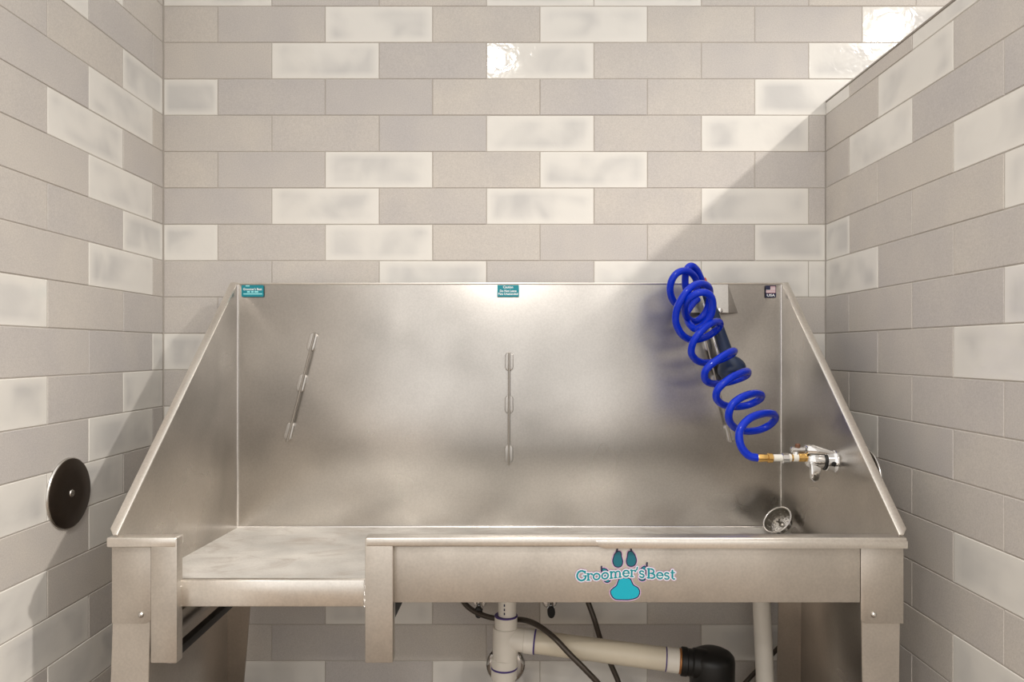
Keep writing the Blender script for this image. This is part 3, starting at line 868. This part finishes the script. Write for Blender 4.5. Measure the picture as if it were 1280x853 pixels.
# ------------------------------------------------------------------ plumbing under the tub
YD = 1.88; SD = F / YD
def DZ(py): return H - (py - CY) / SD
def DX(px): return (px - CX) / SD
drain = empty('drain_pipe', (DX(632), YD, 0), 'white plastic drain tee and sloping cream branch pipe under the middle of the tub', 'pipe')
def vl(name, px, py0, py1, rpx, mat, parent, px2=None):
    a = Vector((DX(px), YD, DZ(py0))); b = Vector((DX(px2 if px2 else px), YD, DZ(py1)))
    r = rpx / SD; Ln = (b - a).length; e = min(0.002, Ln * 0.2)
    return lathe(name, a, b - a, [(0, r - e), (e, r), (Ln - e, r), (Ln, r - e)], mat, parent)
vl('riser', 634, 682, 772, 11.4, M_PVC, drain)
vl('coupling', 632.5, 769.5, 786, 14.2, M_PVC, drain)
vl('primer_ring', 632.6, 769.0, 771.0, 14.5, M_PURPLE, drain)
vl('tee', 631.5, 784, 824, 15.6, M_PVC, drain)
vl('collar', 630.5, 822, 834, 16.4, M_PVC, drain)
vl('primer_ring', 630.3, 833.2, 835.6, 16.6, M_PURPLE, drain)
vl('collar', 630, 835, 848, 16.2, M_PVC, drain)
lathe('lower_pipe', (DX(630), YD, DZ(847)), (0, 0, -1), [(0, 0.0290), (DZ(847) - 0.0, 0.0290)], M_PVC, drain)
for i, py in enumerate((757.5, 763, 768)):
    q = P(630.5, py, YD - 0.0236)
    box('printed_mark', q.x - 0.0016, q.x + 0.0016, q.y, q.y + 0.004, q.z - 0.003, q.z + 0.003, M_INK, drain, bev=0)
a = Vector((DX(633), YD, DZ(798))); b = P(852, 827, 1.82)
dd = (b - a).normalized()
def seg(name, t0, t1, r, mat, parent):
    Ln = t1 - t0; e = min(0.002, Ln * 0.2)
    return lathe(name, a + dd * t0, dd, [(0, r - e), (e, r), (Ln - e, r), (Ln, r - e)], mat, parent)
LB = (b - a).length
seg('branch_socket', 0.0, 0.055, 0.0295, M_PVC, drain)
seg('branch_socket', 0.045, 0.073, 0.0310, M_PVC, drain)
seg('primer_ring', 0.0715, 0.0755, 0.0312, M_PURPLE, drain)
seg('branch_pipe', 0.05, LB + 0.02, 0.0285, M_CREAM, drain)
seg('primer_ring', LB - 0.040, LB - 0.037, 0.0292, M_PURPLE, drain)
seg('branch_collar', LB - 0.037, LB - 0.006, 0.0300, M_PVC, drain)
seg('copper_band', LB - 0.007, LB + 0.003, 0.0305, M_COPPER, drain)
# black rubber drain adapter that the branch runs into
e0 = a + dd * LB
tc_ = P(890, 815, 1.82 + 0.0)
hr = 28.0 * tc_.y / F
lathe('rubber_socket', e0, dd, [(-0.002, 0.033), (0.0, 0.0345), (0.012, 0.0345), (0.014, 0.0325), (0.024, 0.0325), (0.028, 0.036), (0.060, 0.036)], M_BLACK, drain, n=32)
zt = H - (811.5 - CY) * tc_.y / F
lathe('rubber_adapter', (tc_.x, tc_.y, zt), (0, 0, -1), [(0, 0.006), (0.001, 0.020), (0.004, 0.036), (0.010, 0.047), (0.018, hr - 0.002), (0.028, hr), (0.13, hr - 0.002), (0.135, hr - 0.008), (0.16, 0.034), (0.20, 0.034)], M_BLACK, drain, n=40, angle=50)
lathe('trap_pipe', (tc_.x, tc_.y, zt - 0.19), (0, 0, -1), [(0, 0.030), (zt - 0.19, 0.030)], M_PVC, drain)
# round cover on the wall behind the tee
ec = P(632, 831.5, Y0 - 0.001)
tag(lathe('pipe_escutcheon', (ec.x, Y0 + 0.0, ec.z), (0, -1, 0), [(0, 0.0545), (0.002, 0.0545), (0.007, 0.050), (0.010, 0.041), (0.0105, 0.030)], M_CHROME, None),
    'round chrome wall plate behind the drain tee', 'wall plate')
# overflow pipe on the right
pv = empty('overflow_pipe', (P(950, 800, 1.90).x, 1.90, 0), 'upright white plastic pipe under the right end of the tub', 'pipe')
lathe('pipe', P(949, 690, 1.90), P(956.5, 853, 1.90) - P(949, 690, 1.90),
      [(0, 0.0225), ((P(956.5, 853, 1.90) - P(949, 690, 1.90)).length * 1.02, 0.0228)], M_PVC, pv)
p1 = P(956.6, 855, 1.90)
lathe('lower_pipe', p1 + Vector((0, 0, 0.005)), (0.01, 0, -1), [(0, 0.0232), (p1.z + 0.003, 0.0232)], M_PVC, pv)
# supply hoses
def hose2(name, pts, label, r=0.0072):
    o = tube(name, catmull([P(*p) for p in pts], 7), r, M_BRAID, None, n=12)
    return tag(o, label, 'hose', 'braided supply hoses')
hose2('supply_hose', [(573, 735, 2.0), (579, 752, 1.99), (592, 764, 1.975), (612, 772, 1.955), (634, 774.5, 1.935), (655, 775.5, 1.890), (672, 782, 1.845), (692, 797, 1.81), (712, 818, 1.79), (732, 838, 1.78), (752, 860, 1.78), (775, 895, 1.79), (790, 950, 1.82)],
      'dark braided supply hose crossing in front of the cream branch pipe')
hose2('supply_hose', [(725, 728, 1.99), (735, 753, 1.985), (743, 775, 1.975), (750, 798, 1.97), (760, 823, 1.965), (773, 853, 1.96), (785, 890, 1.95), (790, 950, 1.93)],
      'dark braided supply hose passing behind the cream branch pipe')
hose2('supply_hose', [(992, 790, 2.03), (960, 824, 2.02), (938, 847, 2.01), (915, 872, 2.00), (890, 905, 1.99)],
      'dark braided supply hose slanting behind the upright white pipe', r=0.006)
# wall stop valves
def stop(px, label):
    c = P(px, 751, Y0)
    s = empty('stop_valve', (c.x, Y0, c.z), label, 'valve', 'wall stop valves')
    lathe('escutcheon', (c.x, Y0, c.z), (0, -1, 0), [(0, 0.022), (0.002, 0.022), (0.007, 0.017), (0.008, 0.009)], M_CHROME, s, n=28)
    lathe('body', (c.x, Y0, c.z), (0, -1, 0), [(0, 0.0085), (0.055, 0.0085), (0.056, 0.011), (0.075, 0.011), (0.076, 0.008)], M_CHROME, s, n=24)
    lathe('outlet', (c.x, Y0 - 0.064, c.z + 0.004), (0, 0, 1), [(0, 0.008), (0.03, 0.008)], M_CHROME, s, n=20)
    bm = bmesh.new(); add_lathe(bm, (c.x, Y0 - 0.078, c.z - 0.002), (0, -1, 0), [(0, 0.009), (0.002, 0.0105), (0.012, 0.0105), (0.014, 0.009)], 20)
    for v in bm.verts: v.co.z = c.z - 0.002 + (v.co.z - (c.z - 0.002)) * 1.5
    finish('handle', bm, M_BLACK, s, smooth=True)
stop(687, 'chrome stop valve on the wall just right of the drain riser')
stop(600, 'chrome stop valve on the wall just left of the drain riser')

# ------------------------------------------------------------------ round steel covers on the side walls
def cover(x, s, y, z, r, label):
    c = empty('cleanout_cover', (x, y, z), label, 'wall cover', 'round wall covers')
    prof = [(0, r), (0.0015, r), (0.0035, r * 0.985), (0.0050, r * 0.95)]
    lathe('rim', (x, y, z), (s, 0, 0), prof, M_BOLT, c, n=56, cap1=False, angle=50)
    lathe('plate', (x + s * 0.001, y, z), (s, 0, 0), [(0.0035, r * 0.965), (0.0055, r * 0.93), (0.0065, r * 0.5), (0.0068, r * 0.1)], M_DISC, c, n=56, angle=50)
    lathe('screw', (x + s * 0.0072, y, z), (s, 0, 0), [(0, 0.0085), (0.001, 0.0085), (0.003, 0.0062), (0.0036, 0.003), (0.0030, 0.0024)], M_BOLT, c, n=20, angle=60)
yc = F * XL / (85.5 - CX)
cover(XL, 1, yc, H - (617 - CY) * yc / F, 0.0795, 'round dark metal cover plate on the left tiled wall')
cover(XR, -1, 1.822, H - 0.322, 0.0795, 'round dark metal cover plate on the right tiled wall behind the tub edge')
